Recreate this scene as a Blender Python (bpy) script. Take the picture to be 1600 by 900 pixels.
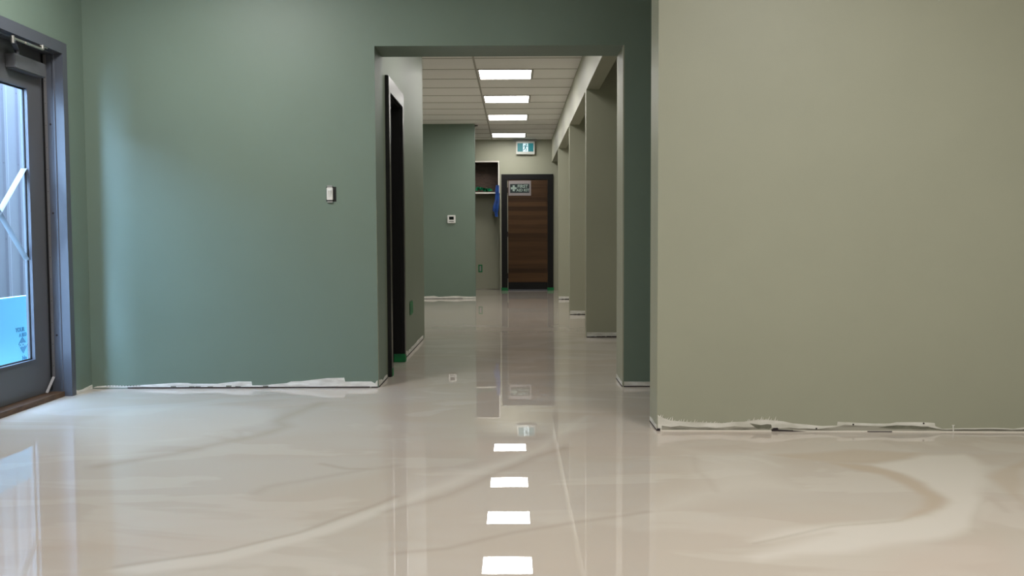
import bpy, bmesh, math, random
import numpy as np
from mathutils import Matrix, Vector

for o in list(bpy.data.objects):
    bpy.data.objects.remove(o, do_unlink=True)
SC = bpy.context.scene
COL = SC.collection
random.seed(7)

# ------------------------------------------------------------------ camera
CAM_Z = 0.9563
F_PX, PITCH, YAW, ROLL = 1437.5, 0.05245, -0.00324, 0.00411
cam_d = bpy.data.cameras.new('camera')
cam_d.sensor_fit = 'HORIZONTAL'
cam_d.sensor_width = 36.0
cam_d.lens = F_PX / 1600.0 * 36.0
cam_d.clip_start = 0.05
cam_d.clip_end = 200
cam = bpy.data.objects.new('camera', cam_d)
COL.objects.link(cam)
fwd = Vector((math.sin(YAW) * math.cos(PITCH), math.cos(YAW) * math.cos(PITCH), -math.sin(PITCH)))
right0 = fwd.cross(Vector((0, 0, 1))).normalized()
up0 = right0.cross(fwd)
right = right0 * math.cos(ROLL) - up0 * math.sin(ROLL)
up = right0 * math.sin(ROLL) + up0 * math.cos(ROLL)
m = Matrix((right, up, -fwd)).transposed().to_4x4()
m.translation = (0, 0, CAM_Z)
cam.matrix_world = m
SC.camera = cam

# ------------------------------------------------------------------ world, lamps, exposure
SKY = 20
PANEL = 8.5            # radiance of the hall's ceiling panels
FRONT_W = 19.0          # lamps of the front room
w = bpy.data.worlds.new('sky')
SC.world = w
w.use_nodes = True
bg = w.node_tree.nodes['Background']
bg.inputs['Color'].default_value = (0.46, 0.67, 1.0, 1)
bg.inputs['Strength'].default_value = SKY

def area(name, x, y, z, s, power, color=(1, 0.98, 0.96)):
    l = bpy.data.lights.new(name, 'AREA')
    l.shape = 'SQUARE'
    l.size = s
    l.energy = power
    l.color = color
    o = bpy.data.objects.new(name, l)
    o.location = (x, y, z)
    COL.objects.link(o)
    return o

CEIL = 2.824
for i, (x, y, k) in enumerate([(-1.8, 4.6, 1.1), (1.45, 2.6, 1.15), (-1.6, 1.0, 1.0), (1.45, 0.2, 1.0)]):
    area('front_room_panel_light', x, y, CEIL - 0.012, 0.58, FRONT_W * k)
for x, y, k in ((-0.1, 8.66, 0.45), (-0.1, 6.83, 0.65), (-1.7, 12.0, 1.5)):  # unseen; middle one added to brighten the near pier, lobby one added as fill
    area('hall_unseen_light', x, y, CEIL - 0.012, 0.58, PANEL * math.pi * 0.58 ** 2 * k, (1, 0.97, 0.93))

SC.view_settings.view_transform = 'Standard'
SC.view_settings.look = 'None'
SC.view_settings.gamma = 1.0
SC.view_settings.use_curve_mapping = False
SC.view_settings.exposure = 1.05

# ------------------------------------------------------------------ traced outlines (world metres)
DATA = {'front_strip': [(-2.748, 0.005), (-2.719, 0.016), (-2.623, 0.022), (-2.519, 0.018), (-2.393, 0.025), (-2.268, 0.032), (-2.206, 0.036), (-2.131, 0.035), (-2.102, 0.03), (-1.935, 0.029), (-1.885, 0.036), (-1.802, 0.044), (-1.714, 0.043), (-1.711, 0.018), (-1.623, 0.019), (-1.581, 0.024), (-1.486, 0.032), (-1.456, 0.043), (-1.394, 0.044), (-1.227, 0.063), (-1.111, 0.066), (-1.105, 0.04), (-1.04, 0.041), (-0.936, 0.041), (-0.911, 0.028), (-0.903, 0.041), (-0.895, 0.049)], 'right_strip': [(0.702, 0.081), (0.721, 0.072), (0.744, 0.062), (0.775, 0.052), (0.807, 0.049), (0.871, 0.044), (0.934, 0.043), (1.029, 0.039), (1.077, 0.045), (1.14, 0.048), (1.181, 0.054), (1.203, 0.057), (1.251, 0.057), (1.33, 0.05), (1.377, 0.04), (1.447, 0.034), (1.52, 0.027), (1.593, 0.03), (1.596, 0.049), (1.694, 0.043), (1.773, 0.039), (1.852, 0.039), (1.884, 0.045), (2.011, 0.045), (2.068, 0.041), (2.071, 0.025), (2.106, 0.012), (2.201, 0.014), (2.359, 0.015), (2.454, 0.011), (2.501, 0.017), (2.517, 0.027)], 'patch': [(1.165, 0.04), (1.187, 0.036), (1.219, 0.031), (1.251, 0.036), (1.27, 0.034), (1.273, 0.022), (1.261, 0.01), (1.235, 0.014), (1.204, 0.012), (1.188, 0.022)], 'crack': [(1.27, 0.007), (1.283, 0.017), (1.302, 0.018), (1.305, 0.009), (1.378, 0.005), (1.448, 0.0), (1.559, 0.0), (1.559, 0.0), (1.448, 0.0), (1.33, 0.001), (1.273, 0.001)], 'leaf': [(1.793, 0.02), (1.837, 0.029), (1.884, 0.033), (1.963, 0.031), (2.043, 0.024), (2.09, 0.014), (2.106, 0.009), (2.043, 0.013), (1.948, 0.015), (1.869, 0.015)], 'dots': [(1.672, 0.036), (2.014, 0.043), (1.492, 0.015)], 'tee': [(2.15, 0.035), (2.166, 0.035), (2.16, 0.031), (2.161, 0.0), (2.156, 0.0), (2.155, 0.031)], 'green_strip': [(-1.507, 0.037), (-1.424, 0.045), (-1.319, 0.049), (-1.236, 0.031), (-1.09, 0.041), (-0.934, 0.048), (-0.861, 0.038), (-0.726, 0.033), (-0.637, 0.037)], 'leftcorr_a': [(5.959, 0.049), (6.101, 0.023), (6.192, 0.027), (6.348, 0.025)], 'leftcorr_b': [(7.463, 0.056), (7.573, 0.032), (7.713, 0.042), (7.956, 0.035), (8.215, 0.034), (8.493, 0.044), (8.728, 0.043), (8.85, 0.037)], 'elbow': [-2.721, 5.057, 2.06], 'pivot': [-2.81, 5.306, 2.028], 'shoe': [-2.732, 5.411, 2.085], 'wstrip': [(5.666, 1.143), (5.656, 0.123), (5.564, 0.026)], 'cross': [[(5.474, 1.394), (5.47, 1.326), (5.175, 1.049), (5.18, 1.117)], [(5.184, 1.193), (5.18, 1.125), (5.449, 0.849), (5.453, 0.921)]], 'cross2': [(5.199, 1.118)], 'foam': [(5.696, 0.602), (6.011, 0.603), (5.983, 0.13), (5.727, 0.166), (5.677, 0.293)], 'foamtext': [(5.882, 0.392), (5.919, 0.38), (5.918, 0.351), (5.945, 0.29), (5.9, 0.316), (5.957, 0.23)], 'outlet': [(7.699, 0.426), (7.982, 0.329)], 'polys': {'whiteA': [(1.469, 3.841), (1.626, 3.894), (1.758, 4.009), (1.965, 4.03), (1.961, 3.801), (1.822, 3.504), (1.618, 3.172), (1.508, 2.995), (1.384, 2.911), (1.19, 2.838), (1.024, 2.768), (0.858, 2.736), (0.743, 2.671), (0.717, 2.714), (0.87, 2.841), (1.029, 2.953), (0.893, 2.915), (0.753, 2.854), (0.892, 2.981), (1.062, 3.047), (1.299, 3.102), (1.424, 3.137), (1.55, 3.291), (1.602, 3.417), (1.61, 3.553), (1.564, 3.681), (1.515, 3.754)], 'tanB': [(1.327, 3.899), (1.496, 3.84), (1.572, 3.701), (1.61, 3.553), (1.569, 3.332), (1.498, 3.212), (1.419, 3.152), (1.296, 3.095), (1.435, 3.213), (1.506, 3.374), (1.527, 3.535), (1.487, 3.682), (1.392, 3.777)], 'tanC': [(1.895, 3.646), (1.986, 3.748), (2.213, 3.967), (1.816, 3.248), (1.859, 3.414)], 'tanE': [(1.12, 4.043), (1.519, 4.124), (1.779, 4.058), (1.7, 3.939), (1.536, 3.873), (1.354, 3.898), (1.184, 3.97)], 'pinkD': [(1.142, 2.722), (1.363, 2.867), (1.524, 2.865), (1.555, 2.775), (1.437, 2.562), (1.041, 2.565)], 'whiteF': [(0.775, 4.097), (1.08, 4.105), (1.06, 3.925), (1.095, 3.759), (1.08, 3.494), (0.902, 3.425), (0.723, 3.375), (0.469, 3.185), (0.595, 3.326), (0.767, 3.444), (0.773, 3.611), (0.753, 3.764)], 'whiteG': [(-1.163, 2.618), (-1.048, 2.708), (-0.902, 2.786), (-0.789, 2.887), (-0.657, 3.037), (-0.44, 3.354), (-0.427, 3.256), (-0.603, 2.982), (-0.748, 2.808), (-0.875, 2.701), (-1.059, 2.592)], 'whiteH': [(-0.476, 3.273), (-0.311, 3.511), (-0.162, 3.797), (-0.044, 4.011), (0.08, 4.184), (0.373, 4.947), (0.308, 4.642), (0.099, 4.107), (-0.157, 3.673), (-0.345, 3.353), (-0.46, 3.164)], 'whiteI': [(-2.322, 4.819), (-2.204, 5.184), (-1.781, 5.339), (-1.362, 5.168), (-1.3, 4.801), (-1.5, 4.486), (-1.695, 4.184), (-1.821, 3.942), (-2.005, 4.215)]}, 'lines': {'d1': [(-1.776, 3.873), (-1.541, 4.093), (-1.385, 4.313), (-1.229, 4.512), (-1.183, 4.683), (-1.275, 4.835), (-1.216, 5.088), (-1.135, 5.368)], 'd2': [(-0.987, 3.447), (-0.962, 3.537), (-0.855, 3.612), (-0.655, 3.782), (-0.504, 3.856)], 'd3': [(-1.167, 2.655), (-0.904, 2.791), (-0.716, 2.97), (-0.444, 3.388)], 'd4': [(-0.465, 3.195), (-0.254, 3.395), (-0.118, 3.642), (0.068, 3.997), (0.219, 4.182)], 'd5': [(-0.364, 2.763), (-0.211, 2.803), (-0.013, 2.963), (0.204, 3.077), (0.458, 3.185)], 'd6': [(-0.841, 3.906), (-0.714, 3.815), (-0.605, 3.803)], 'd7': [(0.75, 2.842), (1.052, 3.02), (1.29, 3.08)], 'd8': [(1.491, 2.962), (1.652, 3.249), (1.741, 3.346), (1.707, 3.171)], 'd9': [(0.776, 4.023), (0.752, 3.732), (0.768, 3.611), (0.767, 3.444)]}}

# ------------------------------------------------------------------ materials
def lin(r, g, b):
    f = lambda c: (c / 255 / 12.92) if c / 255 <= 0.04045 else ((c / 255 + 0.055) / 1.055) ** 2.4
    return (f(r), f(g), f(b), 1.0)

def mat(name, col, rough=0.5, metal=0.0, spec=0.5, emit=None, es=0.0):
    mt = bpy.data.materials.new(name)
    mt.use_nodes = True
    b = mt.node_tree.nodes['Principled BSDF']
    b.inputs['Base Color'].default_value = col if len(col) == 4 else (*col, 1)
    b.inputs['Roughness'].default_value = rough
    b.inputs['Metallic'].default_value = metal
    b.inputs['Specular IOR Level'].default_value = spec
    if emit:
        b.inputs['Emission Color'].default_value = (*emit, 1)
        b.inputs['Emission Strength'].default_value = es
    return mt

def nodes(mt):
    nt = mt.node_tree
    return nt, nt.nodes, nt.links, nt.nodes['Principled BSDF']

def noise_mat(name, c1, c2, scale=8, rough=0.5, detail=4, bump=0.0, bscale=200, spec=0.5, stretch=(1, 1, 1), lo=0.35, hi=0.65, metal=0.0):
    mt = mat(name, c1, rough, metal, spec)
    nt, N, L, b = nodes(mt)
    tc = N.new('ShaderNodeTexCoord')
    mp = N.new('ShaderNodeMapping')
    mp.inputs['Scale'].default_value = stretch
    L.new(tc.outputs['Object'], mp.inputs['Vector'])
    nz = N.new('ShaderNodeTexNoise')
    nz.inputs['Scale'].default_value = scale
    nz.inputs['Detail'].default_value = detail
    L.new(mp.outputs['Vector'], nz.inputs['Vector'])
    cr = N.new('ShaderNodeValToRGB')
    cr.color_ramp.elements[0].position = lo
    cr.color_ramp.elements[0].color = c1
    cr.color_ramp.elements[1].position = hi
    cr.color_ramp.elements[1].color = c2
    L.new(nz.outputs['Fac'], cr.inputs['Fac'])
    L.new(cr.outputs['Color'], b.inputs['Base Color'])
    if bump:
        n2 = N.new('ShaderNodeTexNoise')
        n2.inputs['Scale'].default_value = bscale
        L.new(tc.outputs['Object'], n2.inputs['Vector'])
        bp = N.new('ShaderNodeBump')
        bp.inputs['Strength'].default_value = bump
        bp.inputs['Distance'].default_value = 0.002
        L.new(n2.outputs['Fac'], bp.inputs['Height'])
        L.new(bp.outputs['Normal'], b.inputs['Normal'])
    return mt

def paint(name, c, k=0.97):
    c2 = (c[0] * k, c[1] * k, c[2] * k, 1)
    return noise_mat(name, c, c2, scale=3, rough=0.48, bump=0.12, bscale=260, spec=0.42)

M = {}
M['green'] = paint('sage_green_paint', lin(113, 130, 118))
M['beige'] = paint('greige_paint', lin(166, 167, 148))
M['hall_green'] = paint('sage_paint_hall_lit', lin(119, 131, 114))  # same sage green, with the hall's warmer light put into its tone
M['primer'] = noise_mat('bare_drywall_primer', lin(238, 237, 232), lin(208, 206, 198), scale=22, rough=0.8, stretch=(0.5, 0.5, 2))
M['primer_grey'] = noise_mat('smeared_drywall_primer', lin(168, 165, 152), lin(112, 109, 98), scale=9, rough=0.8, stretch=(0.6, 0.6, 6), lo=0.42, hi=0.6)
M['primer_dull'] = noise_mat('dull_drywall_primer', lin(236, 234, 226), lin(206, 204, 192), scale=14, rough=0.8, stretch=(0.6, 0.6, 2))
M['epoxy'] = mat('epoxy_bead_highlight', lin(236, 230, 218), 0.5)  # epoxy cove at the wall foot, its bright highlight put into the colour
M['primer_edge'] = noise_mat('thin_primer_edge', lin(168, 172, 156), lin(140, 150, 132), scale=18, rough=0.7)
M['putty'] = noise_mat('grey_filler', lin(128, 128, 112), lin(106, 106, 92), scale=30, rough=0.8)
M['gap'] = mat('dark_gap', lin(46, 38, 40), 0.9)
M['black'] = mat('black_gloss_paint', lin(16, 16, 19), 0.34)
M['black_flat'] = mat('black_satin_paint', lin(11, 11, 12), 0.5, spec=0.3)
M['steel'] = mat('dark_grey_steel_paint', lin(82, 86, 95), 0.36)
M['steel2'] = mat('grey_door_paint', lin(88, 90, 94), 0.42)
M['alu'] = mat('brushed_aluminium', lin(146, 144, 146), 0.4, 0.6)
M['silver'] = mat('bright_metal', lin(205, 203, 198), 0.25, 0.9)
M['rubber'] = mat('black_rubber', lin(14, 14, 16), 0.6)
M['wood_sill'] = noise_mat('worn_wood_sill', lin(96, 72, 50), lin(70, 52, 38), scale=20, rough=0.7, stretch=(8, 0.6, 2))
M['white_plastic'] = mat('white_plastic', lin(225, 225, 222), 0.4)
M['grey_plastic'] = mat('grey_plastic', lin(150, 152, 150), 0.4)
M['screen'] = mat('dark_screen', lin(18, 26, 26), 0.15)
M['green_tape'] = noise_mat('green_masking_tape', lin(0, 128, 66), lin(6, 96, 58), scale=14, rough=0.6)
M['green_plastic'] = noise_mat('dark_green_film', lin(18, 130, 84), lin(8, 84, 58), scale=9, rough=0.35)
M['blue_tape'] = noise_mat('blue_tape', lin(26, 72, 150), lin(18, 54, 118), scale=12, rough=0.45)
M['melamine'] = mat('white_melamine_edge', lin(228, 224, 214), 0.4)
M['brown_board'] = noise_mat('brown_board', lin(92, 72, 60), lin(72, 55, 46), scale=10, rough=0.6, stretch=(1, 1, 4))
M['tile'] = noise_mat('ceiling_tile', lin(250, 249, 247), lin(246, 245, 242), scale=120, rough=0.95, bump=0.3, bscale=300, spec=0.1)
M['tbar'] = mat('ceiling_grid_bar', lin(176, 172, 164), 0.5)
M['lamp_frame'] = mat('lamp_rim', lin(170, 168, 162), 0.5)
M['diffuser'] = mat('lit_diffuser', (0.9, 0.9, 0.9), 0.5, emit=(1, 0.97, 0.93), es=PANEL)
M['exit_housing'] = mat('exit_sign_housing', lin(206, 208, 202), 0.45)
M['exit_green'] = mat('exit_sign_green', lin(0, 80, 86), 0.4, emit=(0.0, 0.22, 0.25), es=0.25)
M['exit_white'] = mat('exit_sign_white', lin(220, 235, 240), 0.4, emit=(0.55, 0.85, 1.0), es=0.25)
M['sign_plate'] = mat('sign_plate_grey', lin(142, 134, 134), 0.5)
M['sign_dark'] = mat('sign_panel_dark', lin(12, 34, 36), 0.5)
M['sign_letters'] = mat('sign_letters_grey', lin(150, 168, 160), 0.5)
M['foam'] = mat('blue_foam_board', lin(128, 196, 226), 0.7)
M['ink'] = mat('dark_blue_print', lin(70, 128, 160), 0.7)
M['foam_light'] = mat('pale_blue_print', lin(150, 210, 236), 0.7)
M['asphalt'] = noise_mat('outdoor_gravel', lin(120, 118, 112), lin(90, 88, 84), scale=40, rough=0.9)
M['container'] = noise_mat('painted_corrugated_steel', lin(76, 70, 74), lin(72, 67, 71), scale=5, rough=0.6, spec=0.15, stretch=(1, 1, 0.3))

# translucent white tape on the glass
mt = bpy.data.materials.new('translucent_white_tape')
mt.use_nodes = True
nt, N, L = mt.node_tree, mt.node_tree.nodes, mt.node_tree.links
b = N['Principled BSDF']
b.inputs['Base Color'].default_value = (0.45, 0.48, 0.5, 1)
tr = N.new('ShaderNodeBsdfTranslucent'); tr.inputs['Color'].default_value = (0.26, 0.28, 0.29, 1)
mx = N.new('ShaderNodeMixShader'); mx.inputs[0].default_value = 0.65
L.new(b.outputs[0], mx.inputs[1]); L.new(tr.outputs[0], mx.inputs[2])
L.new(mx.outputs[0], N['Material Output'].inputs['Surface'])
M['tape_white'] = mt

# thin clear pane
mt = bpy.data.materials.new('clear_glass')
mt.use_nodes = True
nt, N, L = mt.node_tree, mt.node_tree.nodes, mt.node_tree.links
N.remove(N['Principled BSDF'])
tp = N.new('ShaderNodeBsdfTransparent'); tp.inputs['Color'].default_value = (0.9, 0.95, 0.97, 1)
gl = N.new('ShaderNodeBsdfGlossy'); gl.inputs['Roughness'].default_value = 0.0
fr = N.new('ShaderNodeFresnel'); fr.inputs['IOR'].default_value = 1.45
mx = N.new('ShaderNodeMixShader')
ge = N.new('ShaderNodeNewGeometry')
inv = N.new('ShaderNodeMath'); inv.operation = 'SUBTRACT'; inv.inputs[0].default_value = 1.0
L.new(ge.outputs['Backfacing'], inv.inputs[1])
fm = N.new('ShaderNodeMath'); fm.operation = 'MULTIPLY'
L.new(fr.outputs[0], fm.inputs[0]); L.new(inv.outputs[0], fm.inputs[1])
L.new(fm.outputs[0], mx.inputs[0]); L.new(tp.outputs[0], mx.inputs[1]); L.new(gl.outputs[0], mx.inputs[2])
L.new(mx.outputs[0], N['Material Output'].inputs['Surface'])
M['glass'] = mt

# horizontal plank veneer
mt = mat('plank_veneer', lin(110, 78, 52), 0.6, spec=0.2)
nt, N, L, b = nodes(mt)
tc = N.new('ShaderNodeTexCoord')
sep = N.new('ShaderNodeSeparateXYZ'); L.new(tc.outputs['Object'], sep.inputs[0])
mul = N.new('ShaderNodeMath'); mul.operation = 'MULTIPLY'; mul.inputs[1].default_value = 1 / 0.083
L.new(sep.outputs['Z'], mul.inputs[0])
fl = N.new('ShaderNodeMath'); fl.operation = 'FLOOR'; L.new(mul.outputs[0], fl.inputs[0])
wn = N.new('ShaderNodeTexWhiteNoise'); wn.noise_dimensions = '1D'; L.new(fl.outputs[0], wn.inputs['W'])
mp = N.new('ShaderNodeMapping'); mp.inputs['Scale'].default_value = (1.5, 1, 45)
L.new(tc.outputs['Object'], mp.inputs['Vector'])
nz = N.new('ShaderNodeTexNoise'); nz.inputs['Scale'].default_value = 1.2; nz.inputs['Detail'].default_value = 5
L.new(mp.outputs[0], nz.inputs['Vector'])
ad = N.new('ShaderNodeMath'); ad.operation = 'MULTIPLY_ADD'; ad.inputs[1].default_value = 0.55
L.new(wn.outputs['Value'], ad.inputs[0])
m2 = N.new('ShaderNodeMath'); m2.operation = 'MULTIPLY'; m2.inputs[1].default_value = 0.6
L.new(nz.outputs['Fac'], m2.inputs[0]); L.new(m2.outputs[0], ad.inputs[2])
cr = N.new('ShaderNodeValToRGB')
cr.color_ramp.elements[0].position = 0.1; cr.color_ramp.elements[0].color = lin(42, 29, 19)
cr.color_ramp.elements[1].position = 0.9; cr.color_ramp.elements[1].color = lin(90, 65, 42)
L.new(ad.outputs[0], cr.inputs['Fac']); L.new(cr.outputs['Color'], b.inputs['Base Color'])
M['plank'] = mt

# poured epoxy floor
mt = mat('poured_epoxy_marble', lin(190, 178, 162), 0.004)
nt, N, L, b = nodes(mt)
b.inputs['IOR'].default_value = 1.5
tc = N.new('ShaderNodeTexCoord')
mp = N.new('ShaderNodeMapping'); mp.inputs['Rotation'].default_value = (0, 0, -0.5); mp.inputs['Scale'].default_value = (0.45, 1.0, 1)
L.new(tc.outputs['Object'], mp.inputs['Vector'])
def swirl(scale, dist, seed, lo, hi):
    nz = N.new('ShaderNodeTexNoise'); nz.noise_dimensions = '4D'
    nz.inputs['Scale'].default_value = scale; nz.inputs['Detail'].default_value = 3
    nz.inputs['Distortion'].default_value = dist; nz.inputs['W'].default_value = seed
    L.new(mp.outputs[0], nz.inputs['Vector'])
    r = N.new('ShaderNodeMapRange'); r.interpolation_type = 'SMOOTHSTEP'
    r.inputs['From Min'].default_value = lo; r.inputs['From Max'].default_value = hi
    L.new(nz.outputs['Fac'], r.inputs['Value'])
    return r.outputs[0]
def mixc(fac, c1, c2, k=1.0):
    mx = N.new('ShaderNodeMix'); mx.data_type = 'RGBA'
    if k != 1.0:
        mm = N.new('ShaderNodeMath'); mm.operation = 'MULTIPLY'; mm.inputs[1].default_value = k
        L.new(fac, mm.inputs[0]); fac = mm.outputs[0]
    L.new(fac, mx.inputs['Factor'])
    for i, c in ((6, c1), (7, c2)):
        if isinstance(c, tuple): mx.inputs[i].default_value = c
        else: L.new(c, mx.inputs[i])
    return mx.outputs[2]
BASE, WHITE, TAN, PINK, LINE = lin(193, 184, 174), lin(212, 205, 196), lin(187, 171, 153), lin(196, 180, 168), lin(167, 155, 140)
c = mixc(swirl(1.1, 1.6, 0.3, 0.42, 0.60), BASE, TAN, 0.3)
c = mixc(swirl(1.6, 2.2, 4.1, 0.52, 0.60), c, WHITE, 0.28)
c = mixc(swirl(0.8, 1.2, 9.7, 0.50, 0.64), c, PINK, 0.4)
for nm, colr, k in (('pink', PINK, 0.55), ('white', WHITE, 0.9), ('tan', TAN, 0.9), ('line', LINE, 0.6)):
    at = N.new('ShaderNodeAttribute'); at.attribute_name = nm
    c = mixc(at.outputs['Fac'], c, colr, k)
L.new(c, b.inputs['Base Color'])
nz = N.new('ShaderNodeTexNoise'); nz.inputs['Scale'].default_value = 9; nz.inputs['Detail'].default_value = 1
L.new(tc.outputs['Object'], nz.inputs['Vector'])
bp = N.new('ShaderNodeBump'); bp.inputs['Strength'].default_value = 0.012; bp.inputs['Distance'].default_value = 0.002
L.new(nz.outputs['Fac'], bp.inputs['Height']); L.new(bp.outputs[0], b.inputs['Normal'])
M['floor'] = mt

# ------------------------------------------------------------------ mesh helpers
class MB:
    def __init__(self):
        self.bm = bmesh.new()
    def box(self, x0, x1, y0, y1, z0, z1, bevel=0.0):
        bm2 = bmesh.new()
        bmesh.ops.create_cube(bm2, size=1)
        bmesh.ops.scale(bm2, vec=(abs(x1 - x0), abs(y1 - y0), abs(z1 - z0)), verts=bm2.verts)
        bmesh.ops.translate(bm2, vec=((x0 + x1) / 2, (y0 + y1) / 2, (z0 + z1) / 2), verts=bm2.verts)
        if bevel:
            bmesh.ops.bevel(bm2, geom=bm2.edges[:], offset=bevel, segments=2, affect='EDGES')
        self._merge(bm2)
        return self
    def _merge(self, bm2):
        me = bpy.data.meshes.new('tmp')
        bm2.to_mesh(me); bm2.free()
        self.bm.from_mesh(me)
        bpy.data.meshes.remove(me)
    def prism(self, pts, axis, a, b_):
        """outline pts extruded along axis from a to b_; pts are the two other axes in x,y,z order"""
        def P(p, t):
            return {'x': (t, p[0], p[1]), 'y': (p[0], t, p[1]), 'z': (p[0], p[1], t)}[axis]
        bm = self.bm
        v0 = [bm.verts.new(P(p, a)) for p in pts]
        v1 = [bm.verts.new(P(p, b_)) for p in pts]
        n = len(pts)
        fs = [bm.faces.new(v0), bm.faces.new(v1[::-1])]
        for i in range(n):
            fs.append(bm.faces.new((v0[i], v1[i], v1[(i + 1) % n], v0[(i + 1) % n])))
        bmesh.ops.recalc_face_normals(bm, faces=fs)
        return self
    def tube(self, p, q, r0, r1=None, seg=14):
        p, q = Vector(p), Vector(q)
        r1 = r0 if r1 is None else r1
        bm2 = bmesh.new()
        bmesh.ops.create_cone(bm2, cap_ends=True, segments=seg, radius1=r0, radius2=r1, depth=(q - p).length)
        rot = Vector((0, 0, 1)).rotation_difference((q - p).normalized()).to_matrix().to_4x4()
        bmesh.ops.transform(bm2, matrix=Matrix.Translation((p + q) / 2) @ rot, verts=bm2.verts)
        self._merge(bm2)
        return self
    def bar(self, p, q, wdt, thk, upv=(0, 0, 1)):
        """flat bar between two points"""
        p, q = Vector(p), Vector(q)
        d = (q - p).normalized()
        s = d.cross(Vector(upv)).normalized()
        u = s.cross(d)
        bm = self.bm
        vs = []
        for e in (p, q):
            for a, b2 in ((-1, -1), (1, -1), (1, 1), (-1, 1)):
                vs.append(bm.verts.new(e + s * a * wdt / 2 + u * b2 * thk / 2))
        fs = [bm.faces.new(vs[0:4][::-1]), bm.faces.new(vs[4:8])]
        for i in range(4):
            j = (i + 1) % 4
            fs.append(bm.faces.new((vs[i], vs[j], vs[4 + j], vs[4 + i])))
        bmesh.ops.recalc_face_normals(bm, faces=fs)
        return self
    def build(self, name, material, parent=None, smooth=False):
        me = bpy.data.meshes.new(name)
        self.bm.normal_update()
        self.bm.to_mesh(me); self.bm.free()
        me.materials.append(material)
        if smooth:
            me.polygons.foreach_set('use_smooth', [True] * len(me.polygons))
        o = bpy.data.objects.new(name, me)
        COL.objects.link(o)
        if parent:
            o.parent = parent
            o.matrix_parent_inverse = parent.matrix_world.inverted() if parent.type != 'EMPTY' else Matrix.Translation(-parent.location)
        return o

def struct(o, label=None, cat=None):
    o['kind'] = 'structure'
    if label: o['label'] = label
    if cat: o['category'] = cat
    return o

def tag(o, label, cat, group=None):
    o['label'] = label
    o['category'] = cat
    if group: o['group'] = group
    return o

def empty(name, loc):
    o = bpy.data.objects.new(name, None)
    o.location = loc
    o.empty_display_size = 0.1
    COL.objects.link(o)
    return o

def lettering(name, text, size, material, parent, mat4, depth=0.001, align='CENTER', bold=0.0):
    cu = bpy.data.curves.new(name, 'FONT')
    cu.body = text; cu.size = size; cu.extrude = depth; cu.align_x = align; cu.align_y = 'CENTER'
    cu.offset = bold
    tmp = bpy.data.objects.new(name + '_tmp', cu)
    COL.objects.link(tmp)
    bpy.context.view_layer.update()
    me = bpy.data.meshes.new_from_object(tmp.evaluated_get(bpy.context.evaluated_depsgraph_get()))
    bpy.data.objects.remove(tmp, do_unlink=True)
    bpy.data.curves.remove(cu)
    me.transform(mat4)
    me.materials.clear(); me.materials.append(material)
    me.name = name
    o = bpy.data.objects.new(name, me)
    COL.objects.link(o)
    o.parent = parent
    o.matrix_parent_inverse = Matrix.Translation(-parent.location)
    return o

FACE_Y = Matrix.Rotation(math.pi / 2, 4, 'X')                                        # text facing the camera (towards -Y)
FACE_X = Matrix.Rotation(math.pi / 2, 4, 'Z') @ Matrix.Rotation(math.pi / 2, 4, 'X')  # text facing +X

# ------------------------------------------------------------------ dimensions
XL, XR, XH = -2.753, 0.695, -0.89         # left wall, right jamb / piers, hall's left wall
W0, W1 = 5.933, 6.283                     # green front wall, near and far face
G0, FAR = 14.94, 17.3                     # green partition, far wall
HEAD = 2.192
RX, BY = 3.4, -2.6                        # front room's right wall and back wall

# ------------------------------------------------------------------ floor with its poured swirls
xs = np.concatenate([np.arange(-2.95, 2.9, 0.011), np.arange(2.9, 3.55, 0.1)])
ys = np.concatenate([np.arange(-2.7, 2.3, 0.25), np.arange(2.3, 6.6, 0.011), np.arange(6.6, 18.2, 0.08)])
GX, GY = np.meshgrid(xs, ys)
PX, PY = GX.ravel(), GY.ravel()

def warp(px, py, amp):
    return (px + amp * (np.sin(py * 7.1 + 1.3) + 0.6 * np.sin(py * 15.7 + px * 6.0)),
            py + amp * 0.8 * (np.sin(px * 6.3 + 0.4) + 0.5 * np.sin(px * 13.9 + py * 5.0)))

def seg_dist(px, py, pts, closed):
    d = np.full(px.shape, 1e9)
    inside = np.zeros(px.shape, bool)
    n = len(pts)
    for i in range(n if closed else n - 1):
        (x0, y0), (x1, y1) = pts[i], pts[(i + 1) % n]
        dx, dy = x1 - x0, y1 - y0
        t = np.clip(((px - x0) * dx + (py - y0) * dy) / (dx * dx + dy * dy + 1e-12), 0, 1)
        d = np.minimum(d, np.hypot(px - x0 - t * dx, py - y0 - t * dy))
        if closed:
            c_ = ((y0 > py) != (y1 > py))
            xi = x0 + (py - y0) * dx / (dy if abs(dy) > 1e-9 else 1e-9)
            inside ^= c_ & (px < xi)
    return np.where(inside, -d, d) if closed else d

def region(pts, soft, amp=0.012):
    res = np.zeros(PX.shape)
    x0, x1 = min(p[0] for p in pts) - 0.3, max(p[0] for p in pts) + 0.3
    y0, y1 = min(p[1] for p in pts) - 0.3, max(p[1] for p in pts) + 0.3
    s = (PX > x0) & (PX < x1) & (PY > y0) & (PY < y1)
    wx, wy = warp(PX[s], PY[s], amp)
    t = np.clip(0.5 - seg_dist(wx, wy, pts, True) / soft, 0, 1)
    res[s] = t * t * (3 - 2 * t)
    return res

def stroke(pts, half, amp=0.006):
    d = np.full(PX.shape, 9.0)
    wx, wy = warp(PX, PY, amp)
    s = (PY > 2) & (PY < 9)
    d[s] = seg_dist(wx[s], wy[s], pts, False)
    return np.clip(1 - d / half, 0, 1) ** 1.3

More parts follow.
